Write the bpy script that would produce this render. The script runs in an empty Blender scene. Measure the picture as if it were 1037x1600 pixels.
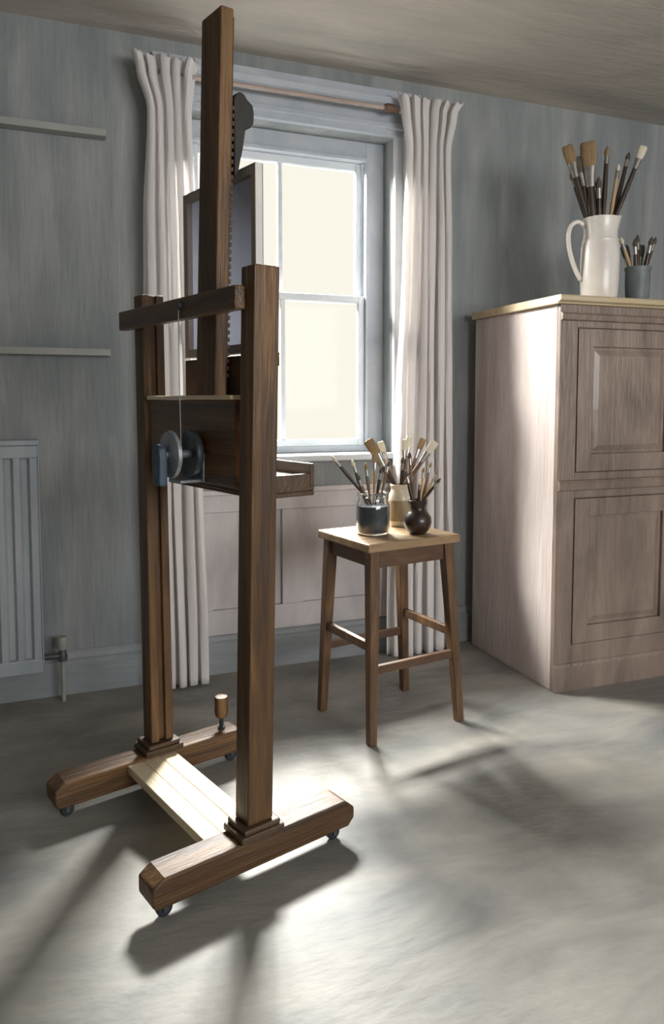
import bpy, bmesh, math, random
from mathutils import Vector, Matrix, Euler
random.seed(7)
C = bpy.context.scene.collection
SC = bpy.context.scene
R = math.radians

# ------------------------------------------------------------------ camera, world, light, exposure
F = 1161.0
PITCH = R(4.0)
cam_d = bpy.data.cameras.new('camera')
cam = bpy.data.objects.new('camera', cam_d)
C.objects.link(cam)
cam.location = (0, 0, 1.2)
cam.rotation_euler = (R(90) - PITCH, 0, -R(21.28))
cam_d.sensor_fit = 'VERTICAL'
cam_d.sensor_height = 36.0
cam_d.lens = 36.0 * F / 1600.0
cam_d.shift_y = -(800 - (625 + F * math.tan(PITCH))) / 1600.0
cam_d.clip_start = 0.02
SC.camera = cam

world = bpy.data.worlds.new('World')
SC.world = world
world.use_nodes = True
wn = world.node_tree.nodes
wn['Background'].inputs['Color'].default_value = (0.93, 0.88, 0.78, 1)
wn['Background'].inputs['Strength'].default_value = 1.13

def area(name, loc, target, sx, sy, power, col):
    d = bpy.data.lights.new(name, 'AREA')
    d.shape = 'RECTANGLE'; d.size = sx; d.size_y = sy; d.energy = power; d.color = col
    o = bpy.data.objects.new(name, d)
    C.objects.link(o)
    o.location = loc
    o.rotation_euler = (Vector(target) - Vector(loc)).to_track_quat('-Z', 'Y').to_euler()
    return o

area('daylight_outside_window', (1.92, 5.6, 3.48), (0.45, 1.6, 0.3), 1.0, 0.6, 1000, (1.0, 0.985, 0.97))
area('daylight_from_the_north', (0.80, 5.1, 3.30), (0.95, 1.9, 0.2), 0.9, 0.6, 420, (1.0, 0.98, 0.96))
area('daylight_from_the_west', (-0.22, 4.45, 2.85), (1.6, 2.6, 0.9), 1.5, 0.6, 760, (1.0, 0.98, 0.96))
area('fill_behind_camera', (2.2, -2.5, 1.75), (1.2, 1.5, 1.7), 2.6, 1.3, 142, (0.985, 0.99, 1.0))  # added fill lamp outside the rear opening, lifts the walls and curtains

vs = SC.view_settings
vs.view_transform = 'Standard'
vs.look = 'None'
vs.exposure = 0.0
vs.gamma = 1.0
vs.use_curve_mapping = False

# ------------------------------------------------------------------ materials
def srgb(r, g, b):
    f = lambda c: ((c / 255 + 0.055) / 1.055) ** 2.4 if c > 10 else c / 255 / 12.92
    return (f(r), f(g), f(b), 1)

def mat(name, c1, c2=None, scale=(4, 4, 4), rough=0.6, bump=0.0, bscale=None, metallic=0.0, c3=None,
        trans=0.0, coat=0.0, spec=0.5, sss=0.0, contrast=(0.3, 0.7), ior=1.45, detail=6, distort=0.6):
    m = bpy.data.materials.new(name)
    m.use_nodes = True
    nt = m.node_tree; N = nt.nodes; L = nt.links
    p = N['Principled BSDF']
    p.inputs['Roughness'].default_value = rough
    p.inputs['Metallic'].default_value = metallic
    p.inputs['Specular IOR Level'].default_value = spec
    p.inputs['IOR'].default_value = ior
    p.inputs['Transmission Weight'].default_value = trans
    p.inputs['Coat Weight'].default_value = coat
    tc = N.new('ShaderNodeTexCoord')
    mp = N.new('ShaderNodeMapping'); mp.inputs['Scale'].default_value = scale
    L.new(tc.outputs['Object'], mp.inputs['Vector'])
    nz = N.new('ShaderNodeTexNoise'); nz.inputs['Scale'].default_value = 1.0
    nz.inputs['Detail'].default_value = detail; nz.inputs['Roughness'].default_value = 0.6
    nz.inputs['Distortion'].default_value = distort
    L.new(mp.outputs['Vector'], nz.inputs['Vector'])
    rp = N.new('ShaderNodeValToRGB')
    rp.color_ramp.elements[0].position = contrast[0]; rp.color_ramp.elements[0].color = c1
    rp.color_ramp.elements[1].position = contrast[1]; rp.color_ramp.elements[1].color = c2 or c1
    if c3:
        e = rp.color_ramp.elements.new((contrast[0] + contrast[1]) / 2); e.color = c3
    L.new(nz.outputs['Fac'], rp.inputs['Fac'])
    L.new(rp.outputs['Color'], p.inputs['Base Color'])
    if bump:
        mp2 = N.new('ShaderNodeMapping'); mp2.inputs['Scale'].default_value = bscale or scale
        L.new(tc.outputs['Object'], mp2.inputs['Vector'])
        n2 = N.new('ShaderNodeTexNoise'); n2.inputs['Scale'].default_value = 1.0
        n2.inputs['Detail'].default_value = 5
        L.new(mp2.outputs['Vector'], n2.inputs['Vector'])
        bp = N.new('ShaderNodeBump'); bp.inputs['Strength'].default_value = bump
        bp.inputs['Distance'].default_value = 0.01
        L.new(n2.outputs['Fac'], bp.inputs['Height'])
        L.new(bp.outputs['Normal'], p.inputs['Normal'])
    return m

M = {}
M['wall'] = mat('wall_paint', srgb(125, 130, 131), srgb(156, 158, 156), (7, 7, 1.2), 0.75, 0.5, (60, 60, 7), c3=srgb(139, 143, 143), contrast=(0.34, 0.66), distort=0.4)
M['ceiling'] = mat('ceiling_paint', srgb(168, 164, 156), srgb(208, 198, 186), (1.0, 3.2, 2), 0.8, 0.3, (6, 30, 10))
M['floor'] = mat('floor_paint', srgb(108, 108, 107), srgb(154, 149, 140), (2.0, 4.2, 2), 0.55, 0.3, (14, 34, 9), c3=srgb(133, 130, 124), spec=0.4, contrast=(0.32, 0.68), distort=0.5)
M['skirting'] = mat('skirting_paint', srgb(128, 134, 137), srgb(150, 154, 154), (2, 6, 8), 0.55, 0.2, (10, 20, 60))
M['trim'] = mat('window_paint', srgb(160, 168, 178), srgb(186, 190, 194), (4, 4, 3), 0.5, 0.2, (40, 40, 12))
M['sash'] = mat('sash_paint', srgb(196, 202, 208), srgb(216, 218, 218), (6, 6, 6), 0.45, 0.15, (30, 30, 30))
M['apron'] = mat('apron_paint', srgb(172, 168, 170), srgb(200, 194, 192), (6, 6, 2), 0.6, 0.25, (50, 50, 8))
M['shelf'] = mat('shelf_paint', srgb(142, 146, 144), srgb(164, 164, 158), (3, 6, 6), 0.6, 0.2)
M['radiator'] = mat('radiator_enamel', srgb(150, 160, 168), srgb(176, 180, 182), (12, 12, 2), 0.45, 0.15, (40, 40, 8))
M['pipe'] = mat('pipe_paint', srgb(136, 136, 126), srgb(156, 155, 146), (20, 20, 20), 0.5)
M['valve'] = mat('dark_valve_metal', srgb(70, 72, 72), srgb(96, 96, 94), (30, 30, 30), 0.5, metallic=0.4)
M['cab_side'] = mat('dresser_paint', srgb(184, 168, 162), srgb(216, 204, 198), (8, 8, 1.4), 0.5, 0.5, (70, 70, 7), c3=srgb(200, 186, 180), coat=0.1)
M['cab_front'] = mat('dresser_front_shaded', srgb(104, 90, 80), srgb(148, 130, 118), (7, 7, 2), 0.4, 0.5, (60, 60, 9), coat=0.15)  # pink-brown, darkened below the side's tone to put the front's shade in
M['cab_top'] = mat('dresser_top_wood', srgb(176, 156, 120), srgb(200, 184, 152), (3, 20, 20), 0.5, 0.2)
WA, WB, WC = srgb(60, 41, 25), srgb(126, 92, 53), srgb(88, 62, 35)
M['wood_v'] = mat('easel_wood_upright', WA, WB, (26, 26, 1.6), 0.5, 0.35, (120, 120, 8), c3=WC, coat=0.05)
M['wood_x'] = mat('easel_wood_lengthways', WA, WB, (1.6, 26, 26), 0.5, 0.35, (8, 120, 120), c3=WC, coat=0.05)
M['wood_y'] = mat('easel_wood_crossways', WA, WB, (26, 1.6, 26), 0.4, 0.35, (120, 8, 120), c3=WC, coat=0.1)
M['wood_dark'] = mat('easel_dark_wood', srgb(62, 46, 34), srgb(88, 66, 46), (24, 3, 24), 0.5, 0.3, (100, 10, 100))
M['wood_pale'] = mat('easel_pale_board', srgb(208, 184, 144), srgb(234, 220, 192), (12, 1.6, 12), 0.4, 0.3, (90, 8, 90))
M['black'] = mat('black_rubber', srgb(30, 34, 38), srgb(48, 52, 58), (40, 40, 40), 0.45)
M['clamp'] = mat('clamp_dark_stain', srgb(40, 40, 38), srgb(58, 55, 49), (20, 20, 10), 0.6)
M['steel'] = mat('winch_steel', srgb(128, 132, 136), srgb(168, 172, 176), (30, 30, 30), 0.42, metallic=0.55)
M['steel_dark'] = mat('winch_dark_steel', srgb(66, 70, 76), srgb(96, 100, 104), (30, 30, 30), 0.4, metallic=0.5)
M['blue'] = mat('crank_blue_enamel', srgb(44, 56, 70), srgb(62, 76, 92), (30, 30, 12), 0.4)
M['canvas'] = mat('canvas_cloth', srgb(166, 169, 180), srgb(188, 188, 194), (9, 9, 4), 0.85, 0.3, (200, 200, 200))
M['canvas_edge'] = mat('canvas_primed_edge', srgb(206, 204, 200), srgb(224, 220, 212), (9, 9, 9), 0.8)
M['stretcher'] = mat('stretcher_pine', srgb(150, 140, 132), srgb(172, 160, 148), (9, 9, 3), 0.7)
M['cord'] = mat('steel_cord', srgb(140, 140, 138), None, (9, 9, 9), 0.5, metallic=0.3)
SA, SB = srgb(76, 54, 38), srgb(124, 92, 64)
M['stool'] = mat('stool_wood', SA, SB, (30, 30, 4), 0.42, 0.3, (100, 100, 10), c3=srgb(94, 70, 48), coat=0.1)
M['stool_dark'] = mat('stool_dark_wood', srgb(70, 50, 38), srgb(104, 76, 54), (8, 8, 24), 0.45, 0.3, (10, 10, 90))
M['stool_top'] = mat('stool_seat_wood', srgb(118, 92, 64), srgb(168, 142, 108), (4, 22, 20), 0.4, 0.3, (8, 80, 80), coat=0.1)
M['glass'] = mat('jar_glass', (0.86, 0.9, 0.9, 1), (0.9, 0.93, 0.93, 1), (5, 5, 5), 0.03, trans=1.0)
M['liquid'] = mat('murky_grey_water', srgb(60, 64, 70), srgb(84, 88, 94), (18, 18, 18), 0.35)
M['cream_jar'] = mat('cream_glaze', srgb(196, 184, 162), srgb(216, 206, 188), (14, 14, 14), 0.35, coat=0.2)
M['tan_label'] = mat('worn_tan_glaze', srgb(128, 112, 84), srgb(158, 144, 116), (30, 30, 20), 0.5)
M['vase'] = mat('dark_brown_glaze', srgb(26, 22, 22), srgb(62, 42, 32), (24, 24, 14), 0.35, coat=0.2)
M['jug'] = mat('white_jug_glaze', srgb(208, 200, 192), srgb(228, 222, 214), (10, 10, 6), 0.35, 0.08, coat=0.2)
M['pot_grey'] = mat('grey_pot_glaze', srgb(92, 100, 102), srgb(120, 126, 126), (20, 20, 12), 0.5)
M['h_dark'] = mat('brush_handle_dark', srgb(48, 38, 32), srgb(70, 56, 46), (40, 40, 10), 0.35)
M['h_brown'] = mat('brush_handle_brown', srgb(92, 68, 48), srgb(122, 94, 68), (40, 40, 8), 0.4)
M['h_tan'] = mat('brush_handle_tan', srgb(164, 134, 98), srgb(190, 164, 126), (40, 40, 8), 0.45)
M['ferrule'] = mat('brush_ferrule', srgb(150, 148, 142), srgb(176, 172, 164), (30, 30, 30), 0.35, metallic=0.8)
M['b_tan'] = mat('bristle_tan', srgb(120, 98, 68), srgb(152, 128, 94), (120, 120, 12), 0.8)
M['b_pale'] = mat('bristle_pale', srgb(196, 186, 160), srgb(216, 208, 188), (120, 120, 12), 0.8)
M['b_dark'] = mat('bristle_dark', srgb(66, 60, 54), srgb(92, 84, 74), (120, 120, 12), 0.8)
M['pole'] = mat('curtain_pole_paint', srgb(150, 132, 124), srgb(180, 164, 154), (3, 20, 20), 0.5)
M['finial'] = mat('brown_finial', srgb(84, 62, 50), srgb(110, 84, 66), (30, 30, 30), 0.5)

def translucent(m, col, f):
    nt = m.node_tree; N = nt.nodes; L = nt.links
    p = N['Principled BSDF']; out = N['Material Output']
    tr = N.new('ShaderNodeBsdfTranslucent'); tr.inputs['Color'].default_value = col
    mx = N.new('ShaderNodeMixShader'); mx.inputs[0].default_value = f
    L.new(p.outputs[0], mx.inputs[1]); L.new(tr.outputs[0], mx.inputs[2]); L.new(mx.outputs[0], out.inputs['Surface'])
    return m
M['curtain'] = translucent(mat('curtain_cotton', srgb(232, 228, 230), srgb(248, 245, 242), (14, 14, 1.2), 0.9, 0.2, (60, 60, 5)), srgb(246, 243, 240), 0.45)
M['canvas'] = translucent(M['canvas'], srgb(190, 192, 200), 0.5)

def pane_mat():
    m = bpy.data.materials.new('window_pane_glass'); m.use_nodes = True
    nt = m.node_tree; N = nt.nodes; L = nt.links
    N.remove(N['Principled BSDF']); out = N['Material Output']
    g = N.new('ShaderNodeBsdfGlossy'); g.inputs['Roughness'].default_value = 0.05
    t = N.new('ShaderNodeBsdfTransparent'); t.inputs['Color'].default_value = (0.96, 0.97, 0.96, 1)
    mx = N.new('ShaderNodeMixShader'); fr = N.new('ShaderNodeFresnel'); fr.inputs['IOR'].default_value = 1.1
    L.new(fr.outputs[0], mx.inputs[0]); L.new(t.outputs[0], mx.inputs[1]); L.new(g.outputs[0], mx.inputs[2])
    L.new(mx.outputs[0], out.inputs['Surface'])
    return m
M['pane'] = pane_mat()

# ------------------------------------------------------------------ mesh helpers
def box(bm, x0, x1, y0, y1, z0, z1):
    v = [bm.verts.new((x, y, z)) for z in (z0, z1) for x, y in ((x0, y0), (x1, y0), (x1, y1), (x0, y1))]
    for f in ((3, 2, 1, 0), (4, 5, 6, 7), (0, 1, 5, 4), (1, 2, 6, 5), (2, 3, 7, 6), (3, 0, 4, 7)):
        bm.faces.new([v[i] for i in f])
    return v

def prism(bm, pts, lo, hi, axis='y'):
    """extrude a closed outline: axis y -> pts are (x,z); x -> (y,z); z -> (x,y)"""
    def P(p, t):
        return {'y': (p[0], t, p[1]), 'x': (t, p[0], p[1]), 'z': (p[0], p[1], t)}[axis]
    a = [bm.verts.new(P(p, lo)) for p in pts]
    b = [bm.verts.new(P(p, hi)) for p in pts]
    n = len(pts)
    bm.faces.new(a); bm.faces.new(b[::-1])
    for i in range(n):
        bm.faces.new((a[i], b[i], b[(i + 1) % n], a[(i + 1) % n]))

def beam(bm, p0, p1, w0, w1, h0=None, h1=None, up=(0, 1, 0)):
    """square bar from p0 to p1, width w and height h at each end"""
    h0 = h0 or w0; h1 = h1 or w1
    p0, p1 = Vector(p0), Vector(p1)
    d = (p1 - p0).normalized()
    s = d.cross(Vector(up)).normalized(); t = s.cross(d).normalized()
    r = []
    for p, w, h in ((p0, w0, h0), (p1, w1, h1)):
        r.append([bm.verts.new(p + s * (a * w / 2) + t * (b * h / 2)) for a, b in ((-1, -1), (1, -1), (1, 1), (-1, 1))])
    bm.faces.new(r[0][::-1]); bm.faces.new(r[1])
    for i in range(4):
        bm.faces.new((r[0][i], r[0][(i + 1) % 4], r[1][(i + 1) % 4], r[1][i]))

def lathe(bm, prof, seg=32, c=(0, 0, 0), axis='z', squash=1.0):
    """prof: (r, h) list; closed at the ends when r is 0"""
    rings = []
    for r, h in prof:
        ring = []
        k = 1 if r < 1e-6 else seg
        for i in range(k):
            t = 2 * math.pi * i / seg
            x, y = r * math.cos(t), r * math.sin(t) * squash
            q = {'z': (x, y, h), 'x': (h, x, y), 'y': (x, h, y)}[axis]
            ring.append(bm.verts.new((q[0] + c[0], q[1] + c[1], q[2] + c[2])))
        rings.append(ring)
    for A, B in zip(rings, rings[1:]):
        for i in range(seg):
            j = (i + 1) % seg
            if len(A) == 1 and len(B) == 1: break
            if len(A) == 1: bm.faces.new((A[0], B[i], B[j]))
            elif len(B) == 1: bm.faces.new((A[i], B[0], A[j]))
            else: bm.faces.new((A[i], B[i], B[j], A[j]))

def tube(bm, pts, rad, seg=10, flat=1.0):
    pts = [Vector(p) for p in pts]
    rad = rad if isinstance(rad, (list, tuple)) else [rad] * len(pts)
    rings = []; ref = None
    for i, p in enumerate(pts):
        d = (pts[min(i + 1, len(pts) - 1)] - pts[max(i - 1, 0)]).normalized()
        if ref is None:
            ref = d.orthogonal().normalized()
        ref = (ref - d * ref.dot(d)).normalized(); s = d.cross(ref)
        rings.append([bm.verts.new(p + ref * math.cos(2 * math.pi * k / seg) * rad[i] + s * math.sin(2 * math.pi * k / seg) * rad[i] * flat) for k in range(seg)])
    bm.faces.new(rings[0][::-1]); bm.faces.new(rings[-1])
    for A, B in zip(rings, rings[1:]):
        for k in range(seg):
            bm.faces.new((A[k], A[(k + 1) % seg], B[(k + 1) % seg], B[k]))

def obj(name, bm, material, parent=None, bevel=0.0, smooth=False, seg=2):
    bmesh.ops.recalc_face_normals(bm, faces=bm.faces)
    me = bpy.data.meshes.new(name)
    bm.to_mesh(me); bm.free()
    me.materials.append(M[material])
    o = bpy.data.objects.new(name, me)
    C.objects.link(o)
    if parent: o.parent = parent
    if smooth:
        for p in me.polygons: p.use_smooth = True
        try: me.set_sharp_from_angle(angle=R(42))
        except Exception: pass
    if bevel:
        b = o.modifiers.new('bevel', 'BEVEL'); b.width = bevel; b.segments = seg
        b.limit_method = 'ANGLE'; b.angle_limit = R(35)
    return o

def thing(name, label, cat, loc=(0, 0, 0), rotz=0.0, group=None, rot=None):
    o = bpy.data.objects.new(name, None); C.objects.link(o)
    o.empty_display_size = 0.05
    o.location = loc; o.rotation_euler = rot or (0, 0, rotz)
    o['label'] = label; o['category'] = cat
    if group: o['group'] = group
    return o

def tag(o, label, cat, group=None):
    o['label'] = label; o['category'] = cat
    if group: o['group'] = group
    return o

def struct(name, bm, m, parent=None, **k):
    o = obj(name, bm, m, parent, **k)
    if parent is None: o['kind'] = 'structure'
    return o

def bx(*a):
    bm = bmesh.new(); box(bm, *a); return bm

# ------------------------------------------------------------------ the room
B = 3.17          # inner face of the window wall
A0, A1 = -1.55, 4.3
BR = -2.1         # wall behind the camera
H = 2.665
T = 0.24
struct('floor', bx(A0 - T, A1 + T, BR - T, B + T, -0.12, 0), 'floor')
struct('ceiling', bx(A0 - T, A1 + T, BR - T, B + T, H, H + 0.15), 'ceiling')
OX0, OX1, OZ0, OZ1 = 0.53, 1.535, 0.955, 2.40
bm = bmesh.new()
box(bm, A0 - T, OX0, B, B + T, 0, H); box(bm, OX1, A1 + T, B, B + T, 0, H)
box(bm, OX0, OX1, B, B + T, 0, OZ0); box(bm, OX0, OX1, B, B + T, OZ1, H)
struct('wall_north', bm, 'wall')
struct('wall_west', bx(A0 - T, A0, BR, B, 0, H), 'wall')
struct('wall_east', bx(A1, A1 + T, BR, B, 0, H), 'wall')
RX0, RX1, RZ0, RZ1 = 0.8, 3.6, 0.9, 2.35   # opening added behind the camera to admit fill light
bm = bmesh.new()
box(bm, A0 - T, RX0, BR - T, BR, 0, H); box(bm, RX1, A1 + T, BR - T, BR, 0, H)
box(bm, RX0, RX1, BR - T, BR, 0, RZ0); box(bm, RX0, RX1, BR - T, BR, RZ1, H)
struct('wall_south', bm, 'wall')

def skirting(name, x0, x1):
    bm = bmesh.new()
    y = B - 0.0005
    prism(bm, [(y, 0), (y - 0.024, 0), (y - 0.024, 0.128), (y - 0.017, 0.136), (y - 0.020, 0.148), (y - 0.012, 0.166), (y - 0.004, 0.176), (y, 0.176)], x0, x1, 'x')
    return struct(name, bm, 'skirting', bevel=0.001)
skirting('baseboard_north', A0, A1)

# window joinery: the architrave, the lining, two sashes with a pane each
bm = bmesh.new()
W = 0.062
box(bm, OX1, OX1 + W, B - 0.028, B, OZ0 - 0.01, OZ1 + 0.02)
box(bm, OX1 + W * 0.62, OX1 + W, B - 0.042, B - 0.028, OZ0 - 0.01, OZ1 + 0.02)
box(bm, OX0 - W, OX0, B - 0.028, B, OZ0 - 0.01, OZ1 + 0.02)
box(bm, OX0 - W, OX0 - W * 0.62, B - 0.042, B - 0.028, OZ0 - 0.01, OZ1 + 0.02)
struct('trim_1', bm, 'sash', bevel=0.003)
bm = bmesh.new()      # stepped head moulding over the window
xa, xb = OX0 - W - 0.02, OX1 + W + 0.02
prism(bm, [(B, 2.40), (B - 0.03, 2.40), (B - 0.03, 2.425), (B - 0.042, 2.43), (B - 0.042, 2.452), (B - 0.026, 2.458), (B - 0.026, 2.50),
           (B - 0.04, 2.507), (B - 0.04, 2.522), (B - 0.058, 2.53), (B - 0.062, 2.556), (B - 0.03, 2.562), (B - 0.03, 2.60), (B, 2.605)], xa, xb, 'x')
struct('trim_2', bm, 'trim', bevel=0.0015)
bm = bmesh.new()      # inner lining boards
yf = B + 0.095
SX0, SX1, SZ0, SZ1 = 0.628, 1.442, 0.985, 2.312
box(bm, OX0, SX0, yf, yf + 0.05, OZ0, OZ1); box(bm, SX1, OX1, yf, yf + 0.05, OZ0, OZ1)
box(bm, SX0, SX1, yf, yf + 0.05, SZ1, OZ1); box(bm, SX0, SX1, yf, yf + 0.05, OZ0, SZ0)
for s in (0, 1):
    x = SX0 - 0.012 if s == 0 else SX1 - 0.004
    box(bm, x, x + 0.016, yf - 0.014, yf, SZ0, SZ1)
box(bm, SX0, SX1, yf - 0.014, yf, SZ1 - 0.004, SZ1 + 0.014)
struct('trim_3', bm, 'trim', bevel=0.003)
MZ = 1.672
def sash(name, z0, z1, y, bot, top):
    bm = bmesh.new()
    st = 0.034
    box(bm, SX0 + 0.001, SX0 + st, y, y + 0.032, z0, z1); box(bm, SX1 - st, SX1 - 0.001, y, y + 0.032, z0, z1)
    box(bm, SX0 + st, SX1 - st, y, y + 0.032, z0, z0 + bot); box(bm, SX0 + st, SX1 - st, y, y + 0.032, z1 - top, z1)
    xm = (SX0 + SX1) / 2
    box(bm, xm - 0.011, xm + 0.011, y + 0.004, y + 0.028, z0 + bot, z1 - top)
    o = struct(name, bm, 'sash', bevel=0.003)
    for k, (xa, xb) in enumerate(((SX0 + st, xm - 0.011), (xm + 0.011, SX1 - st))):
        obj('pane', bx(xa + 0.0005, xb - 0.0005, y + 0.013, y + 0.017, z0 + bot + 0.0005, z1 - top - 0.0005), 'pane', o)
    return o
sash('window_1', SZ0, MZ + 0.018, yf + 0.004, 0.03, 0.03)
sash('window_2', MZ - 0.014, SZ1, yf + 0.040, 0.034, 0.036)
struct('trim_4', bx(OX0 - 0.075, OX1 + 0.075, B - 0.055, yf - 0.001, 0.925, 0.954), 'sash', bevel=0.006)   # sill

# panelled apron under the window
bm = bmesh.new()
ax0, ax1, az0, az1 = 0.56, 1.56, 0.176, 0.79
px = [(0.672, 0.985), (1.083, 1.40)]
pz0, pz1 = 0.285, 0.715
y0, y1 = B - 0.032, B - 0.0005
xs = [ax0, px[0][0], px[0][1], px[1][0], px[1][1], ax1]
box(bm, ax0, ax1, y0, y1, az0, pz0); box(bm, ax0, ax1, y0, y1, pz1, az1)
for i in (0, 2, 4): box(bm, xs[i], xs[i + 1], y0, y1, pz0, pz1)
for (a, b) in px: box(bm, a, b, B - 0.014, y1, pz0, pz1)
box(bm, ax0 - 0.01, ax1 + 0.01, B - 0.045, B, az1, az1 + 0.022)
struct('trim_5', bm, 'apron', bevel=0.003)

# pale shelves on the left wall
for z, lab in ((2.246, 'upper of the two narrow pale grey shelves on the wall left of the easel'),
               (1.39, 'lower of the two narrow pale grey shelves on the wall, above the radiator')):
    t = thing('wall_shelf', lab, 'shelf', (0, B, z), group='pale wall shelves')
    obj('board', bx(-1.2, 0.262, -0.06, -0.0005, -0.014, 0.014), 'shelf', t, bevel=0.003)

# radiator
t = thing('radiator', 'pale grey-blue fluted radiator low on the grey wall beyond the easel', 'radiator', (0, B, 0))
rx0, rx1, rz0, rz1 = -1.15, -0.02, 0.14, 1.04
bm = bmesh.new()
yb, yfr = -0.115, -0.128
n = 19
pitch = (rx1 - rx0 - 0.03) / n
pts = [(rx0, -0.1), (rx0, yfr)]
for i in range(n):
    x = rx0 + 0.015 + i * pitch
    pts += [(x + pitch * .10, yfr), (x + pitch * .26, yfr + 0.019), (x + pitch * .58, yfr + 0.019), (x + pitch * .74, yfr)]
pts += [(rx1, yfr), (rx1, -0.1)]
prism(bm, pts, rz0 + 0.055, rz1 - 0.06, 'z')
obj('panel', bm, 'radiator', t, bevel=0.002)
obj('header_rail', bx(rx0, rx1, -0.132, -0.098, rz1 - 0.062, rz1 - 0.0125), 'radiator', t, bevel=0.006)
obj('footer_rail', bx(rx0, rx1, -0.132, -0.098, rz0, rz0 + 0.057), 'radiator', t, bevel=0.006)
obj('back_panel', bx(rx0, rx1, -0.055, -0.038, rz0, rz1 - 0.02), 'radiator', t, bevel=0.003)
bm = bmesh.new()
box(bm, rx0 - 0.004, rx1 + 0.004, -0.136, -0.034, rz1 - 0.012, rz1 + 0.008)
obj('top_grille', bm, 'radiator', t, bevel=0.004)
obj('side_cover', bx(rx1 - 0.001, rx1 + 0.003, -0.134, -0.036, rz0 + 0.03, rz1 - 0.012), 'radiator', t, bevel=0.001)
for x in (-0.95, -0.22): obj('wall_bracket', bx(x - 0.012, x + 0.012, -0.0385, -0.0005, 0.3, 0.9), 'radiator', t)
t2 = t
bm = bmesh.new(); lathe(bm, [(0, 0.0), (0.009, 0.0), (0.009, 0.17), (0, 0.17)], 16, (0.052, -0.085, 0.001))
obj('pipe', bm, 'pipe', t2, smooth=True)
bm = bmesh.new(); lathe(bm, [(0, 0.165), (0.017, 0.165), (0.019, 0.185), (0.014, 0.2), (0.014, 0.212), (0, 0.212)], 20, (0.052, -0.085, 0))
lathe(bm, [(0, -0.02), (0.012, -0.02), (0.012, 0.045), (0.016, 0.045), (0.016, 0.056), (0, 0.056)], 16, (0.004, -0.085, 0.186), 'x')
v = obj('valve', bm, 'valve', t2, smooth=True)
bm = bmesh.new(); lathe(bm, [(0, 0.212), (0.018, 0.212), (0.021, 0.222), (0.021, 0.252), (0.015, 0.262), (0, 0.262)], 20, (0.052, -0.085, 0))
obj('valve_cap', bm, 'pipe', v, smooth=True)

# ------------------------------------------------------------------ curtains and pole
t = thing('curtain_pole', 'thin curtain pole above the window with a brown end near the right curtain', 'curtain pole', (0, B, 0))
bm = bmesh.new(); lathe(bm, [(0, 0.42), (0.010, 0.42), (0.010, 1.74), (0, 1.74)], 16, (0, -0.092, 2.494), 'x')
obj('rod', bm, 'pole', t, smooth=True)
bm = bmesh.new(); lathe(bm, [(0, 1.445), (0.013, 1.445), (0.02, 1.46), (0.02, 1.49), (0.011, 1.505), (0.011, 1.52), (0, 1.52)], 16, (0, -0.092, 2.494), 'x')
obj('end_stop', bm, 'finial', t, smooth=True)
for x in (0.46, 1.545):
    bm = bmesh.new(); box(bm, x - 0.008, x + 0.008, -0.09, -0.06, 2.486, 2.502)
    obj('bracket', bm, 'pole', t, bevel=0.002)

def curtain(label, prof, yc, folds, seed, amp=0.03):
    """prof: (z, x_left, x_right, amplitude factor) rows from the top down"""
    rnd = random.Random(seed)
    ph = [rnd.uniform(-0.5, 0.5) for _ in range(folds * 2 + 2)]
    bm = bmesh.new()
    NU, NV = folds * 14, 90
    zt, zb = prof[0][0], prof[-1][0]
    grid = []
    for j in range(NV + 1):
        z = zt + (zb - zt) * (j / NV) ** 1.15
        for k in range(len(prof) - 1):
            if prof[k][0] >= z >= prof[k + 1][0]: break
        f = (prof[k][0] - z) / (prof[k][0] - prof[k + 1][0]); f = f * f * (3 - 2 * f)
        xl = prof[k][1] * (1 - f) + prof[k + 1][1] * f; xr = prof[k][2] * (1 - f) + prof[k + 1][2] * f
        am = prof[k][3] * (1 - f) + prof[k + 1][3] * f
        row = []
        for i in range(NU + 1):
            u = i / NU
            w = u + 0.018 * math.sin(z * 2.3 + ph[int(u * folds)] * 3) * math.sin(math.pi * u)
            a = 2 * math.pi * folds * w + 0.9 * math.sin(z * 1.7 + seed) * (1 - f * 0)
            x = xl + (xr - xl) * u + 0.008 * math.sin(2 * a) * am
            y = yc + amp * am * (math.cos(a) + 0.35 * math.cos(a * 0.5 + z * 1.9 + seed) + 0.18 * math.sin(2.3 * a + z * 4))
            zz = z
            if j == 0: zz += 0.012 * math.cos(a) + 0.006 * math.sin(3 * a)
            row.append(bm.verts.new((x, y, max(zz, 0.004))))
        grid.append(row)
    for j in range(NV):
        for i in range(NU):
            bm.faces.new((grid[j][i], grid[j][i + 1], grid[j + 1][i + 1], grid[j + 1][i]))
    o = obj('curtain', bm, 'curtain', None, smooth=True)
    for p in o.data.polygons: p.use_smooth = True
    s = o.modifiers.new('thickness', 'SOLIDIFY'); s.thickness = 0.003
    return tag(o, label, 'curtain', 'white curtains at the window')

curtain('long white curtain hanging left of the window, behind the easel', [(2.548, .352, .618, 1.1), (2.49, .37, .60, .9), (2.34, .412, .585, .6), (1.9, .395, .600, .85), (1.0, .395, .612, 1), (0.012, .40, .635, 1.05)], B - 0.118, 5, 3, 0.027)
curtain('long white curtain hanging right of the window, behind the stool', [(2.552, 1.505, 1.83, 1.1), (2.49, 1.52, 1.80, .9), (2.33, 1.545, 1.775, .6), (1.9, 1.53, 1.785, .85), (1.0, 1.50, 1.80, 1), (0.012, 1.475, 1.815, 1.05)], B - 0.118, 6, 5, 0.027)

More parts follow.
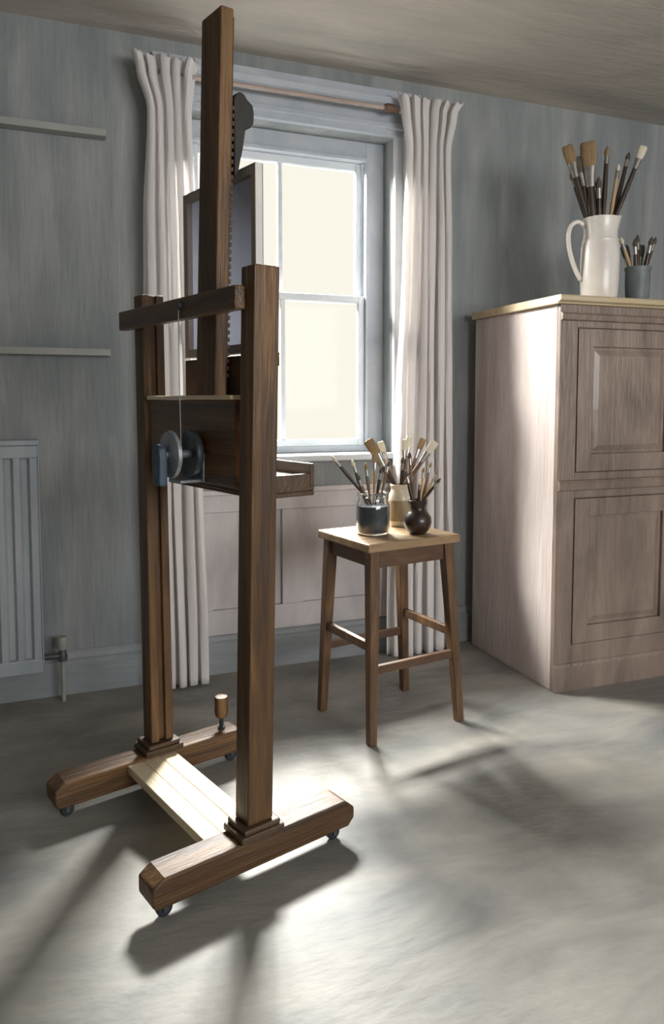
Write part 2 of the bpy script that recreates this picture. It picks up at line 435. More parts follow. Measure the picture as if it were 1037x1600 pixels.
# ------------------------------------------------------------------ painted dresser
t = thing('dresser', 'tall pale pinkish painted wooden cupboard with panelled doors, right of the stool', 'cupboard', (1.928, 2.448, 0), -R(1.2))
DW, DD, DH = 1.30, 0.645, 1.615
bm = bmesh.new()
box(bm, 0, DW, 0.022, DD, 0.0, DH - 0.034)
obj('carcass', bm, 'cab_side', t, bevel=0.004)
bm = bmesh.new()
prism(bm, [(-0.030, DH - 0.022), (-0.030, DH - 0.004), (-0.026, DH), (DD, DH), (DD, DH - 0.034), (-0.012, DH - 0.034), (-0.012, DH - 0.028)], -0.022, DW + 0.022, 'x')
obj('top_board', bm, 'cab_top', t, bevel=0.003)
# face frame: stiles and rails (front is y=0)
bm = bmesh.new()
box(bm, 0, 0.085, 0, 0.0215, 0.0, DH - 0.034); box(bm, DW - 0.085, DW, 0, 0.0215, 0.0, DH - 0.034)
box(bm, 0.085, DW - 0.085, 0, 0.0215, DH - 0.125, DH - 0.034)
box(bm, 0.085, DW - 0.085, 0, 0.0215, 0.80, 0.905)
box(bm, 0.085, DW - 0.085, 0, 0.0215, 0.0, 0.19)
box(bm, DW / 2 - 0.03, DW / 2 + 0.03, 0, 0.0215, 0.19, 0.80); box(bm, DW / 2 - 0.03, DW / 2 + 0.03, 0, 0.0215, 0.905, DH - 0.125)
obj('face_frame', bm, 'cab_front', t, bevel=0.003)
bm = bmesh.new()
prism(bm, [(0, DH - 0.10), (-0.012, DH - 0.095), (-0.016, DH - 0.075), (-0.008, DH - 0.068), (0, DH - 0.066)], 0.0, DW, 'x')
obj('cornice_moulding', bm, 'cab_front', t, bevel=0.001)
bm = bmesh.new()
prism(bm, [(0, 0.83), (-0.014, 0.835), (-0.018, 0.86), (-0.010, 0.872), (0, 0.876)], 0.0, DW, 'x')
obj('waist_moulding', bm, 'cab_front', t, bevel=0.001)
bm = bmesh.new()
prism(bm, [(0, 0.0), (-0.012, 0.0), (-0.012, 0.10), (-0.006, 0.112), (0, 0.116)], -0.004, DW + 0.004, 'x')
obj('plinth', bm, 'cab_front', t, bevel=0.001)
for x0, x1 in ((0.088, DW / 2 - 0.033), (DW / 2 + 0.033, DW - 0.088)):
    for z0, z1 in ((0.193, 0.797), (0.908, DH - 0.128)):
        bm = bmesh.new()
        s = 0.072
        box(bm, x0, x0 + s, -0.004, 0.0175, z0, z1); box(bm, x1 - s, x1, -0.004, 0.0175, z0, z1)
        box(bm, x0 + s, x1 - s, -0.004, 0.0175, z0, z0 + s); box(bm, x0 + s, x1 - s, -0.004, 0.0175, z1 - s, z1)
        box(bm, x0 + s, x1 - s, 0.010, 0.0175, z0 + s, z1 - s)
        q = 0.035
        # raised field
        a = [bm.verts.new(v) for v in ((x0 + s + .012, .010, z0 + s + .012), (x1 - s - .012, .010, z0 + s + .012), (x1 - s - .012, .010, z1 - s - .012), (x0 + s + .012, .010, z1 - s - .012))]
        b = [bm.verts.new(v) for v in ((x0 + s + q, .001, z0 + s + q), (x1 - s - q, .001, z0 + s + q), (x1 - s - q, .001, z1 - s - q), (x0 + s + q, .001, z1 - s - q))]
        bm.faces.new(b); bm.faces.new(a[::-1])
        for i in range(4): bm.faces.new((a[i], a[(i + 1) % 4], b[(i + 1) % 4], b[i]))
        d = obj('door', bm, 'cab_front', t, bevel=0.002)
        kx = x1 - 0.036 if x0 < DW / 2 - 0.1 else x0 + 0.036
        bm = bmesh.new(); lathe(bm, [(0, -0.030), (0.010, -0.029), (0.014, -0.022), (0.008, -0.012), (0.007, -0.0042), (0, -0.0042)], 16, (kx, 0, (z0 + z1) / 2), 'y')
        obj('knob', bm, 'cab_top', d, smooth=True)

# ------------------------------------------------------------------ studio easel
E = thing('studio_easel', 'large brown wooden studio easel on castors holding a canvas, in the foreground', 'easel', (0.3925, 2.0235, 0), R(16.5))
YR, YL = -0.28, 0.28
for y, x0, x1 in ((YR, -0.292, 0.296), (YL, -0.332, 0.30)):
    bm = bmesh.new()
    z0, z1 = 0.044, 0.118
    prism(bm, [(x0, z0 + 0.012), (x0 + 0.012, z0), (x1 - 0.02, z0), (x1, z0 + 0.02), (x1, z1 - 0.026), (x1 - 0.03, z1), (x0 + 0.03, z1), (x0, z1 - 0.020)], y - 0.041, y + 0.041, 'y')
    ft = obj('foot', bm, 'wood_x', E, bevel=0.006, seg=3)
    for cx in (x0 + 0.045, x1 - 0.045):
        bm = bmesh.new()
        lathe(bm, [(0, -0.009), (0.017, -0.009), (0.020, -0.006), (0.020, 0.006), (0.017, 0.009), (0, 0.009)], 20, (cx, y, 0.020), 'y')
        cs = obj('castor', bm, 'black', E, smooth=True)
        bm = bmesh.new()
        for s in (-1, 1): box(bm, cx - 0.006, cx + 0.006, y + s * 0.012 - 0.0015, y + s * 0.012 + 0.0015, 0.014, 0.040)
        box(bm, cx - 0.013, cx + 0.013, y - 0.0145, y + 0.0145, 0.0395, 0.0445)
        obj('castor_fork', bm, 'steel_dark', cs, bevel=0.001)
    # stepped saddle block round the post
    bm = bmesh.new()
    box(bm, -0.062, 0.062, y - 0.048, y + 0.048, 0.1175, 0.136)
    box(bm, -0.052, 0.052, y - 0.044, y + 0.044, 0.136, 0.150)
    obj('saddle_block', bm, 'wood_dark', E, bevel=0.004)
for y, ytop in ((YR, YR - 0.048), (YL, YL + 0.020)):
    bm = bmesh.new()
    hx, hy, zt = 0.036, 0.032, 1.512
    # outline with a groove cut down the face that looks towards -y
    g = 0.010
    out = [(-hx, -hy), (-g, -hy), (-g, -hy + 0.014), (g, -hy + 0.014), (g, -hy), (hx, -hy), (hx, hy), (-hx, hy)]
    if y == YR: out = [(-hx, -hy), (hx, -hy), (hx, hy), (g, hy), (g, hy - 0.014), (-g, hy - 0.014), (-g, hy), (-hx, hy)]
    a = [bm.verts.new((px_, y + py_, 0.1505)) for px_, py_ in out]
    b = [bm.verts.new((px_ * .96, ytop + py_ * .96, zt)) for px_, py_ in out]
    bm.faces.new(a[::-1]); bm.faces.new(b)
    for i in range(8): bm.faces.new((a[i], a[(i + 1) % 8], b[(i + 1) % 8], b[i]))
    obj('upright', bm, 'wood_v', E, bevel=0.004)
# top rail lapped across the front of the uprights
bm = bmesh.new()
box(bm, -0.066, -0.037, -0.322, 0.372, 1.410, 1.466)
obj('top_rail', bm, 'wood_y', E, bevel=0.004)
# lower deck board between the feet
bm = bmesh.new()
for x in (-0.118, -0.0665, -0.015):
    box(bm, x, x + 0.0505, -0.2385, 0.2385, 0.086, 0.112)
obj('deck_board', bm, 'wood_pale', E, bevel=0.002)
# wide middle board
bm = bmesh.new()
box(bm, -0.024, -0.002, YR + 0.034, YL - 0.034, 0.982, 1.200)
obj('middle_board', bm, 'wood_y', E, bevel=0.003)
bm = bmesh.new()
box(bm, -0.036, 0.002, YR + 0.034, YL - 0.034, 1.2005, 1.212)
obj('board_cap', bm, 'wood_pale', E, bevel=0.003)
# sliding mast with a toothed rack on its back
mast = bmesh.new()
zb, zt = 1.02, 2.178
yb_, yt_ = -0.028, -0.098
def mast_y(z): return yb_ + (yt_ - yb_) * (z - zb) / (zt - zb)
def lean_box(bm, x0, x1, w0, w1, z0, z1):
    a = [bm.verts.new((x, mast_y(z0) + w, z0)) for x, w in ((x0, w0), (x1, w0), (x1, w1), (x0, w1))]
    b = [bm.verts.new((x, mast_y(z1) + w, z1)) for x, w in ((x0, w0), (x1, w0), (x1, w1), (x0, w1))]
    bm.faces.new(a[::-1]); bm.faces.new(b)
    for i in range(4): bm.faces.new((a[i], a[(i + 1) % 4], b[(i + 1) % 4], b[i]))
lean_box(mast, 0.004, 0.040, -0.052, 0.052, zb, zt)
obj('mast', mast, 'wood_v', E, bevel=0.004)
bm = bmesh.new()
lean_box(bm, 0.0402, 0.052, -0.034, 0.034, zb, zt - 0.01)
z = 1.26
while z < 1.95:
    lean_box(bm, 0.052, 0.058, -0.034, 0.034, z, z + 0.011); z += 0.019
obj('toothed_rack', bm, 'wood_dark', E, bevel=0.001)
# top canvas clamp
bm = bmesh.new()
pc = mast_y(1.95)
prism(bm, [(0.059, 1.975), (0.066, 1.990), (0.078, 1.998), (0.090, 1.994), (0.100, 1.982), (0.116, 1.972), (0.120, 1.952), (0.118, 1.924), (0.108, 1.912), (0.094, 1.906), (0.090, 1.882), (0.085, 1.852), (0.077, 1.820), (0.0705, 1.790), (0.059, 1.780)], pc - 0.030, pc + 0.030, 'y')
obj('canvas_clamp', bm, 'clamp', E, bevel=0.004)
# canvas ledge behind the mast
bm = bmesh.new()
box(bm, 0.0585, 0.080, -0.185, 0.182, 1.195, 1.316)
box(bm, 0.080, 0.150, -0.185, 0.182, 1.290, 1.316)
box(bm, 0.142, 0.150, -0.185, 0.182, 1.316, 1.326)
obj('canvas_ledge', bm, 'wood_dark', E, bevel=0.003)
# paint tray
bm = bmesh.new()
tx0, tx1, ty0, ty1, tz0, tz1 = 0.0375, 0.205, -0.262, 0.262, 0.950, 1.034
box(bm, tx0, tx1, ty0, ty1, tz0, tz0 + 0.012)
box(bm, tx0, tx0 + 0.012, ty0, ty1, tz0 + 0.012, tz1); box(bm, tx1 - 0.012, tx1, ty0, ty1, tz0 + 0.012, tz1)
box(bm, tx0 + 0.012, tx1 - 0.012, ty0, ty0 + 0.012, tz0 + 0.012, tz1 - 0.026); box(bm, tx0 + 0.012, tx1 - 0.012, ty1 - 0.012, ty1, tz0 + 0.012, tz1)
tr = obj('paint_tray', bm, 'wood_dark', E, bevel=0.003)
obj('tray_lining', bx(tx0 + 0.0125, tx1 - 0.0125, ty0 + 0.0125, ty1 - 0.0125, tz0 + 0.0125, tz0 + 0.052), 'canvas_edge', tr)
# winch: two flanges on a drum, crank, bracket, cord
wy, wz = -0.045, 1.058
bm = bmesh.new()
lathe(bm, [(0, -0.112), (0.020, -0.112), (0.046, -0.110), (0.060, -0.106), (0.063, -0.098), (0.058, -0.094), (0.012, -0.092), (0, -0.092)], 40, (0, wy, wz), 'x')
w = obj('winch_wheel', bm, 'steel', E, smooth=True)
bm = bmesh.new()
lathe(bm, [(0.010, -0.042), (0.040, -0.044), (0.050, -0.050), (0.062, -0.052), (0.064, -0.044), (0.062, -0.036), (0.010, -0.034)], 40, (0, wy, wz), 'x')
lathe(bm, [(0.055, -0.053), (0.0635, -0.055), (0.0635, -0.051), (0.055, -0.0505)], 40, (0, wy, wz), 'x')
w2 = obj('winch_drum', bm, 'steel_dark', E, smooth=True)
bm = bmesh.new()
lathe(bm, [(0, -0.130), (0.011, -0.130), (0.011, -0.026), (0, -0.026)], 20, (0, wy, wz), 'x')
obj('winch_axle', bm, 'steel', E, smooth=True)
bm = bmesh.new()
prism(bm, [(wy - 0.020, 0.978), (wy + 0.024, 0.978), (wy + 0.026, 1.05), (wy + 0.020, 1.078), (wy + 0.002, 1.088), (wy - 0.016, 1.078), (wy - 0.022, 1.05)], -0.142, -0.118, 'x')
obj('crank_handle', bm, 'blue', E, bevel=0.006, seg=3)
bm = bmesh.new()
box(bm, -0.090, -0.024, wy - 0.035, wy + 0.035, 0.984, 0.992)
box(bm, -0.030, -0.0245, wy - 0.045, wy + 0.045, 0.984, 1.06)
obj('winch_bracket', bm, 'steel', E, bevel=0.002)
bm = bmesh.new()
tube(bm, [(-0.070, -0.045, 1.06), (-0.071, -0.042, 1.24), (-0.070, -0.040, 1.445)], 0.0014, 6)
obj('winch_cord', bm, 'cord', E)
bm = bmesh.new(); lathe(bm, [(0, -0.076), (0.012, -0.076), (0.012, -0.0665), (0, -0.0665)], 16, (0, -0.040, 1.445), 'x')
obj('cord_pulley', bm, 'steel_dark', E, smooth=True)
# wooden peg with its dark shank on the rear foot
bm = bmesh.new(); lathe(bm, [(0, 0.1178), (0.012, 0.1178), (0.012, 0.126), (0.007, 0.128), (0.007, 0.160), (0, 0.160)], 16, (0.222, YL, 0))
pg = obj('locking_screw', bm, 'black', E, smooth=True)
bm = bmesh.new(); lathe(bm, [(0, 0.158), (0.017, 0.158), (0.021, 0.166), (0.023, 0.180), (0.021, 0.205), (0.023, 0.216), (0.020, 0.226), (0, 0.228)], 20, (0.222, YL, 0))
obj('wooden_knob', bm, 'wood_v', pg, smooth=True)

# canvas standing on the ledge, its back to us
t = thing('stretched_canvas', 'blank stretched canvas seen from behind, held upright on the easel mast', 'canvas', (0.3925, 2.0235, 0), R(16.5))
cy0, cy1, cz0, cz1 = -0.158, 0.252, 1.3265, 1.812
bm = bmesh.new(); box(bm, 0.1145, 0.1175, cy0, cy1, cz0, cz1)
obj('canvas_cloth', bm, 'canvas', t)
bm = bmesh.new()
e = 0.0025
box(bm, 0.094, 0.1145, cy0, cy0 + e, cz0, cz1); box(bm, 0.094, 0.1145, cy1 - e, cy1, cz0, cz1)
box(bm, 0.094, 0.1145, cy0 + e, cy1 - e, cz1 - e, cz1); box(bm, 0.094, 0.1145, cy0 + e, cy1 - e, cz0, cz0 + e)
obj('canvas_edge', bm, 'canvas_edge', t)
bm = bmesh.new(); s = 0.022
a0, a1, c0, c1 = cy0 + 0.003, cy1 - 0.003, cz0 + 0.003, cz1 - 0.003
box(bm, 0.0945, 0.112, a0, a0 + s, c0, c1); box(bm, 0.0945, 0.112, a1 - s, a1, c0, c1)
box(bm, 0.0945, 0.112, a0 + s, a1 - s, c0, c0 + s); box(bm, 0.0945, 0.112, a0 + s, a1 - s, c1 - s, c1)
obj('stretcher_bars', bm, 'stretcher', t, bevel=0.002)

# ------------------------------------------------------------------ stool
SR = R(9.5)
ST = thing('wooden_stool', 'tall brown wooden stool with splayed legs carrying three brush jars', 'stool', (1.205, 2.492, 0), SR)
SH = 0.712
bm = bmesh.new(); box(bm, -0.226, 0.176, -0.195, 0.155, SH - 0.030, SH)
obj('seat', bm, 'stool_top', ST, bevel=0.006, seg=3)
fx, fy, tx, ty, ox, oy = 0.197, 0.172, 0.162, 0.140, -0.022, -0.014
def leg_at(sx, sy, z):
    f = z / (SH - 0.03)
    return Vector((sx * (fx + (tx - fx) * f) + ox * f, sy * (fy + (ty - fy) * f) + oy * f, z))
for sx in (-1, 1):
    for sy in (-1, 1):
        bm = bmesh.new()
        beam(bm, leg_at(sx, sy, 0.001), leg_at(sx, sy, SH - 0.0305), 0.030, 0.042, 0.030, 0.042)
        obj('leg', bm, 'stool', ST, bevel=0.004)
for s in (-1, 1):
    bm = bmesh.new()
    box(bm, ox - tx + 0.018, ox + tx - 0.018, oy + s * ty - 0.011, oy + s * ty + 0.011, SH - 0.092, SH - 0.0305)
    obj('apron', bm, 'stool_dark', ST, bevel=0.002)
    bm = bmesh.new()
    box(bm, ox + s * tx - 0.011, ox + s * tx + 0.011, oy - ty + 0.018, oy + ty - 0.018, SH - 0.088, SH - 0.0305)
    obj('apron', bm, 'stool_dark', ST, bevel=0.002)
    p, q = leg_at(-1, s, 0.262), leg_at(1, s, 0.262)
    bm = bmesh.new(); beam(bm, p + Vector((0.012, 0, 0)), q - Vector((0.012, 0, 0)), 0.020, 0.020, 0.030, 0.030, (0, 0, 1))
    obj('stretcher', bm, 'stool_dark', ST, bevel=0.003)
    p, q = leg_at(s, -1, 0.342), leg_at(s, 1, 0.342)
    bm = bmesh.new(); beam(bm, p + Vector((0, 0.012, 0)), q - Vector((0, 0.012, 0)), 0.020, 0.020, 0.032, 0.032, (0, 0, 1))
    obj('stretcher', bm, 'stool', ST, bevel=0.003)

# ------------------------------------------------------------------ pots
def glass_jar(loc):
    t = thing('glass_jar', 'wide glass jar of murky grey water, left of the pots on the stool', 'jar', loc)
    bm = bmesh.new()
    o = [(0, 0.0), (0.050, 0.0), (0.058, 0.006), (0.0615, 0.02), (0.0615, 0.100), (0.058, 0.116), (0.0525, 0.126), (0.0525, 0.136), (0.058, 0.140), (0.0585, 0.148), (0.055, 0.152)]
    i = [(0.051, 0.150), (0.0495, 0.136), (0.0495, 0.126), (0.055, 0.114), (0.0582, 0.10), (0.0582, 0.022), (0.054, 0.010), (0, 0.008)]
    lathe(bm, o + i, 48)
    obj('jar_body', bm, 'glass', t, smooth=True)
    bm = bmesh.new()
    lathe(bm, [(0, 0.0085), (0.0535, 0.0105), (0.0578, 0.022), (0.0578, 0.098), (0.0570, 0.104), (0, 0.104)], 48)
    obj('murky_water', bm, 'liquid', t, smooth=True)
    return t

def pot(name, label, cat, mat_, prof, thick, loc, group=None, extra=None):
    t = thing(name, label, cat, loc, group=group)
    bm = bmesh.new()
    inner = [(max(r - thick, 0.001), h) for r, h in reversed(prof[1:])]
    inner[-1] = (inner[-1][0], thick); 
    lathe(bm, prof + inner + [(0, thick)], 48)
    obj('pot_body', bm, mat_, t, smooth=True)
    return t

J1 = (1.115, 2.452, SH + 0.0005)
J2 = (1.285, 2.575, SH + 0.0005)
J3 = (1.268, 2.395, SH + 0.0005)
glass_jar(J1)
t = pot('cream_jar', 'tall cream jar with a tan lower half, middle pot on the stool', 'jar', 'cream_jar',
        [(0, 0), (0.034, 0), (0.040, 0.006), (0.043, 0.03), (0.044, 0.10), (0.041, 0.125), (0.034, 0.138), (0.034, 0.148), (0.038, 0.153), (0.038, 0.160), (0.035, 0.163)], 0.004, J2)
bm = bmesh.new(); lathe(bm, [(0.0436, 0.022), (0.0444, 0.026), (0.0450, 0.098), (0.0440, 0.102)], 48)
obj('tan_band', bm, 'tan_label', t, smooth=True)
pot('dark_vase', 'small round dark brown vase with a narrow neck on the stool', 'vase', 'vase',
    [(0, 0), (0.028, 0), (0.032, 0.004), (0.046, 0.022), (0.0515, 0.042), (0.049, 0.062), (0.036, 0.080), (0.028, 0.090), (0.028, 0.098), (0.034, 0.112), (0.036, 0.122), (0.034, 0.125)], 0.004, J3)

# jug and grey pot on the dresser
JG = (2.232, 2.585, 1.6155)
t = thing('white_jug', 'white ceramic jug full of brushes on top of the tall cupboard', 'jug', JG)
bm = bmesh.new()
prof = [(0, 0), (0.066, 0), (0.072, 0.006), (0.080, 0.03), (0.084, 0.10), (0.085, 0.18), (0.083, 0.235), (0.078, 0.252), (0.080, 0.258), (0.074, 0.270), (0.073, 0.30), (0.078, 0.345), (0.080, 0.352)]
inner = [(0.076, 0.350), (0.069, 0.30), (0.070, 0.27), (0.079, 0.235), (0.080, 0.10), (0.074, 0.02), (0, 0.012)]
lathe(bm, [(r * 0.94, h) for r, h in prof + inner], 56)
sp = Vector((0.80, -0.60, 0))
for v in bm.verts:                       # pull the lip out into a spout
    if v.co.z > 0.30:
        d = Vector((v.co.x, v.co.y, 0)).normalized().dot(sp)
        if d > 0.8:
            f = ((d - 0.8) / 0.2) ** 1.5 * (v.co.z - 0.30) / 0.05
            v.co += sp * 0.009 * f + Vector((0, 0, 0.006 * f))
obj('jug_body', bm, 'jug', t, smooth=True)
L_ = Vector((-0.955, 0.297, 0))
bm = bmesh.new()
pts = []
ctrl = [(0.074, 0.325), (0.100, 0.338), (0.128, 0.322), (0.139, 0.285), (0.136, 0.235), (0.122, 0.18), (0.102, 0.13), (0.082, 0.095)]
for i in range(len(ctrl) - 1):
    p0 = ctrl[max(i - 1, 0)]; p1 = ctrl[i]; p2 = ctrl[i + 1]; p3 = ctrl[min(i + 2, len(ctrl) - 1)]
    for k in range(6):
        s = k / 6
        q = [0.5 * (2 * p1[c] + (p2[c] - p0[c]) * s + (2 * p0[c] - 5 * p1[c] + 4 * p2[c] - p3[c]) * s * s + (3 * p1[c] - p0[c] - 3 * p2[c] + p3[c]) * s ** 3) for c in (0, 1)]
        pts.append(L_ * q[0] + Vector((0, 0, q[1])))
pts.append(L_ * ctrl[-1][0] + Vector((0, 0, ctrl[-1][1])))
tube(bm, pts, 0.0095, 14)
obj('handle', bm, 'jug', t, smooth=True)
GP = (2.455, 2.60, 1.6155)
pot('grey_pot', 'small dark grey pot of brushes right of the white jug', 'pot', 'pot_grey',
    [(0, 0), (0.040, 0), (0.044, 0.005), (0.050, 0.04), (0.053, 0.10), (0.052, 0.145), (0.056, 0.155), (0.055, 0.165)], 0.004, GP)

# ------------------------------------------------------------------ brushes
CR = Vector((math.cos(R(21.28)), -math.sin(R(21.28)), 0))       # sideways lean of a brush
CF = Vector((math.sin(R(21.28)), math.cos(R(21.28)), 0))        # lean towards the window
def brush(base, tip, kind, handle, bristle, label, group, size=1.0, up=False):
    """base: where the lower end rests; tip: the other end. kind flat/round/fan; bristles at the tip"""
    base, tip = Vector(base), Vector(tip)
    d = tip - base; Ln = d.length
    t = thing('paintbrush', label, 'paintbrush', base, group=group, rot=None)
    az = d.normalized(); axx = (CR - az * CR.dot(az)).normalized(); ay = az.cross(axx)
    t.rotation_euler = Matrix((axx, ay, az)).transposed().to_euler()
    t.rotation_euler.rotate_axis('Z', random.uniform(-0.5, 0.5))
    hl = Ln - (0.062 if kind != 'round' else 0.045) * size
    r = 0.0056 * size
    bm = bmesh.new()
    lathe(bm, [(0, 0), (r * .45, 0.002), (r * .55, hl * .3), (r * 1.15, hl * .78), (r * .95, hl)], 12)
    lathe(bm, [(r * .95, hl), (0, hl)], 12)
    obj('brush_handle', bm, handle, t, smooth=True)
    bm = bmesh.new()
    bl = (0.034 if kind != 'round' else 0.024) * size
    fl = Ln - bl
    if kind == 'round':
        lathe(bm, [(0, hl - 0.001), (r * 1.15, hl), (r * 1.0, fl), (0, fl)], 12)
    else:
        wd = r * 1.65
        rings = []
        for (z, wx, wy_) in ((hl - 0.001, r * 1.15, r * 1.15), (hl + (fl - hl) * .5, wd * .8, r * 1.0), (fl, wd, r * .8)):
            rings.append([bm.verts.new((wx * math.cos(a * math.pi / 6), wy_ * math.sin(a * math.pi / 6), z)) for a in range(12)])
        bm.faces.new(rings[0][::-1]); bm.faces.new(rings[-1])
        for A_, B_ in zip(rings, rings[1:]):
            for k in range(12): bm.faces.new((A_[k], A_[(k + 1) % 12], B_[(k + 1) % 12], B_[k]))
    obj('ferrule', bm, 'ferrule', t, smooth=True)
    bm = bmesh.new()
    if kind == 'round':
        lathe(bm, [(0, fl + 0.0003), (r * 1.0, fl + 0.0003), (r * 1.25, fl + bl * .35), (r * .7, fl + bl * .75), (0, Ln)], 12)
    else:
        wd = r * 1.65
        rings = []
        for (z, wx, wy_) in ((fl + 0.0003, wd * .97, r * .75), (fl + bl * .5, wd * 1.18, r * .95), (Ln - bl * .1, wd * 1.15, r * .5), (Ln, wd * .95, r * .28)):
            rings.append([bm.verts.new((wx * math.cos(a * math.pi / 8), wy_ * math.sin(a * math.pi / 8), z + (random.uniform(-.002, .002) if z >= Ln - 0.001 else 0))) for a in range(16)])
        bm.faces.new(rings[0][::-1]); bm.faces.new(rings[-1])
        for A_, B_ in zip(rings, rings[1:]):
            for k in range(16): bm.faces.new((A_[k], A_[(k + 1) % 16], B_[(k + 1) % 16], B_[k]))
    obj('bristles', bm, bristle, t, smooth=True)
    return t

def bunch(P, zrim, r_in, rows, group, zbase):
    """rows: (lean sideways, height of tip over the stand, lean in depth, kind, handle, bristle, size, label)"""
    for k, (sx, h, dp, kind, hd, br, size, label) in enumerate(rows):
        tip = Vector(P) + CR * sx + CF * dp + Vector((0, 0, h))
        # the brush crosses the rim inside the mouth and rests on the bottom, or on the wall across from where it leans
        o = Vector((sx, dp, 0)); L2 = max(o.length, 1e-6); u = o / L2
        rr = min(r_in, L2 * 0.6) - 0.003
        rim = Vector(P) + CR * (u.x * rr) + CF * (u.y * rr) + Vector((0, 0, zrim))
        d = (tip - rim).normalized()
        side = (L2 - rr) / (h - zrim)
        drop = min(zrim - zbase, (rr + r_in - 0.004) / side)
        base = rim - d * (drop / d.z)
        brush(base, tip, kind, hd, br, label, group, size)

g1 = 'brushes in the glass jar'
bunch(J1, 0.150, 0.043, [
    (-0.150, 0.285, 0.00, 'round', 'h_dark', 'b_pale', 1.1, 'pale-tipped dark brush leaning far left out of the glass jar'),
    (-0.076, 0.270, 0.02, 'round', 'h_dark', 'b_pale', 1.1, 'thin dark brush with white tip, second from left in the glass jar'),
    (-0.060, 0.225, -0.03, 'round', 'h_brown', 'b_dark', 1.1, 'short brown brush at the front left of the glass jar'),
    (-0.028, 0.262, -0.01, 'round', 'h_brown', 'b_tan', 1.1, 'upright brown brush in the middle of the glass jar'),
    (0.008, 0.292, 0.03, 'flat', 'h_tan', 'b_tan', 1.0, 'tallest tan brush standing upright in the glass jar'),
    (0.030, 0.250, -0.02, 'round', 'h_dark', 'b_dark', 1.1, 'dark brush leaning slightly right in the glass jar'),
    (0.060, 0.268, 0.02, 'round', 'h_brown', 'b_dark', 1.0, 'rightmost brown brush leaning out of the glass jar')], g1, 0.106)
g2 = 'brushes in the cream jar'
bunch(J2, 0.160, 0.024, [
    (-0.125, 0.335, -0.02, 'flat', 'h_dark', 'b_tan', 1.9, 'broad flat tan brush leaning far left out of the cream jar'),
    (-0.074, 0.325, 0.03, 'flat', 'h_tan', 'b_pale', 1.2, 'pale-handled flat brush leaning left in the cream jar'),
    (-0.100, 0.270, 0.01, 'round', 'h_dark', 'b_dark', 1.3, 'short dark brush leaning left in the cream jar'),
    (0.020, 0.335, 0.00, 'flat', 'h_dark', 'b_pale', 1.2, 'upright dark brush with pale square tip in the cream jar'),
    (0.040, 0.345, 0.04, 'flat', 'h_brown', 'b_pale', 1.2, 'tallest brown brush with pale tip in the cream jar'),
    (0.092, 0.338, 0.02, 'flat', 'h_brown', 'b_tan', 1.3, 'brown brush with tan tip leaning right in the cream jar'),
    (0.135, 0.328, -0.01, 'flat', 'h_brown', 'b_pale', 1.5, 'thick brown brush leaning furthest right out of the cream jar'),
    (0.008, 0.275, -0.04, 'round', 'h_dark', 'b_dark', 1.2, 'short dark brush at the front of the cream jar')], g2, 0.006)
g3 = 'brushes in the dark vase'
bunch(J3, 0.122, 0.022, [
    (-0.046, 0.235, 0.00, 'round', 'h_dark', 'b_dark', 1.1, 'dark brush leaning left out of the round dark vase'),
    (-0.030, 0.300, 0.02, 'round', 'h_brown', 'b_dark', 1.1, 'tall brown brush at the left of the dark vase'),
    (0.004, 0.205, -0.03, 'round', 'h_dark', 'b_pale', 0.9, 'short pale-tipped brush at the front of the dark vase'),
    (0.022, 0.245, 0.01, 'round', 'h_tan', 'b_tan', 0.9, 'thin tan brush standing in the dark vase'),
    (0.050, 0.262, 0.02, 'round', 'h_brown', 'b_tan', 0.9, 'thin brown brush rising right from the dark vase'),
    (0.074, 0.236, 0.00, 'round', 'h_tan', 'b_tan', 0.9, 'tan-tipped brush leaning right from the dark vase'),
    (0.082, 0.205, -0.01, 'round', 'h_dark', 'b_dark', 0.9, 'lowest dark brush leaning right from the dark vase')], g3, 0.006)
g4 = 'brushes in the white jug'
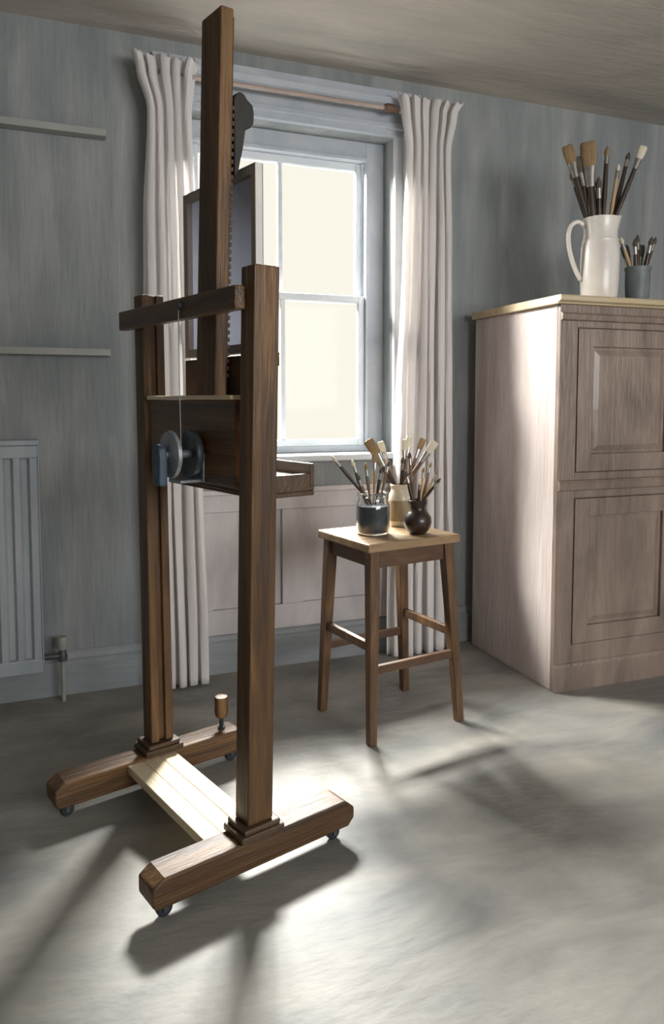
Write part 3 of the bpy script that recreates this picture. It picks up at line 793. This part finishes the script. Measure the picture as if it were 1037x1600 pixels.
bunch(JG, 0.350, 0.060, [
    (-0.150, 0.655, 0.00, 'flat', 'h_dark', 'b_tan', 2.2, 'large tan brush leaning far left out of the white jug'),
    (-0.125, 0.555, 0.03, 'round', 'h_dark', 'b_tan', 1.5, 'short tan brush low on the left of the white jug'),
    (-0.070, 0.665, -0.02, 'flat', 'h_dark', 'b_tan', 3.0, 'broadest tan flat brush, upper middle of the white jug'),
    (-0.060, 0.560, 0.02, 'flat', 'h_dark', 'b_dark', 2.2, 'thick dark brush at the middle of the white jug'),
    (-0.095, 0.610, 0.00, 'flat', 'h_dark', 'b_dark', 2.0, 'dark flat brush between the two left tan brushes in the white jug'),
    (-0.040, 0.600, 0.03, 'round', 'h_dark', 'b_dark', 2.2, 'thick dark pointed brush at the back of the white jug'),
    (-0.025, 0.520, -0.03, 'round', 'h_dark', 'b_dark', 2.0, 'short dark brush at the front of the white jug'),
    (0.020, 0.655, 0.00, 'round', 'h_dark', 'b_tan', 1.7, 'upright thin brush with tan tip in the white jug'),
    (0.078, 0.590, 0.02, 'round', 'h_tan', 'b_pale', 1.4, 'thin pale brush leaning slightly right in the white jug'),
    (0.125, 0.640, 0.03, 'round', 'h_dark', 'b_dark', 1.5, 'dark brush leaning right, second from right in the white jug'),
    (0.170, 0.650, -0.01, 'flat', 'h_dark', 'b_pale', 1.6, 'grey-tipped brush leaning furthest right from the white jug')], g4, 0.014)
g5 = 'brushes in the grey pot'
bunch(GP, 0.164, 0.036, [
    (-0.082, 0.300, 0.00, 'round', 'h_tan', 'b_pale', 1.4, 'pale-handled brush at the left of the small grey pot'),
    (-0.056, 0.262, 0.02, 'flat', 'h_dark', 'b_dark', 1.6, 'dark flat brush just right of the pale-handled one in the small grey pot'),
    (-0.030, 0.285, -0.03, 'round', 'h_dark', 'b_dark', 1.5, 'dark pointed brush at the front of the small grey pot'),
    (-0.002, 0.310, 0.01, 'round', 'h_dark', 'b_dark', 1.5, 'tallest upright dark brush in the small grey pot'),
    (0.024, 0.268, 0.03, 'flat', 'h_dark', 'b_dark', 1.6, 'short dark flat brush right of centre in the small grey pot'),
    (0.050, 0.295, -0.02, 'round', 'h_dark', 'b_dark', 1.6, 'dark brush leaning right in the small grey pot'),
    (0.080, 0.300, 0.01, 'round', 'h_dark', 'b_dark', 1.5, 'dark brush leaning furthest right in the small grey pot')], g5, 0.008)
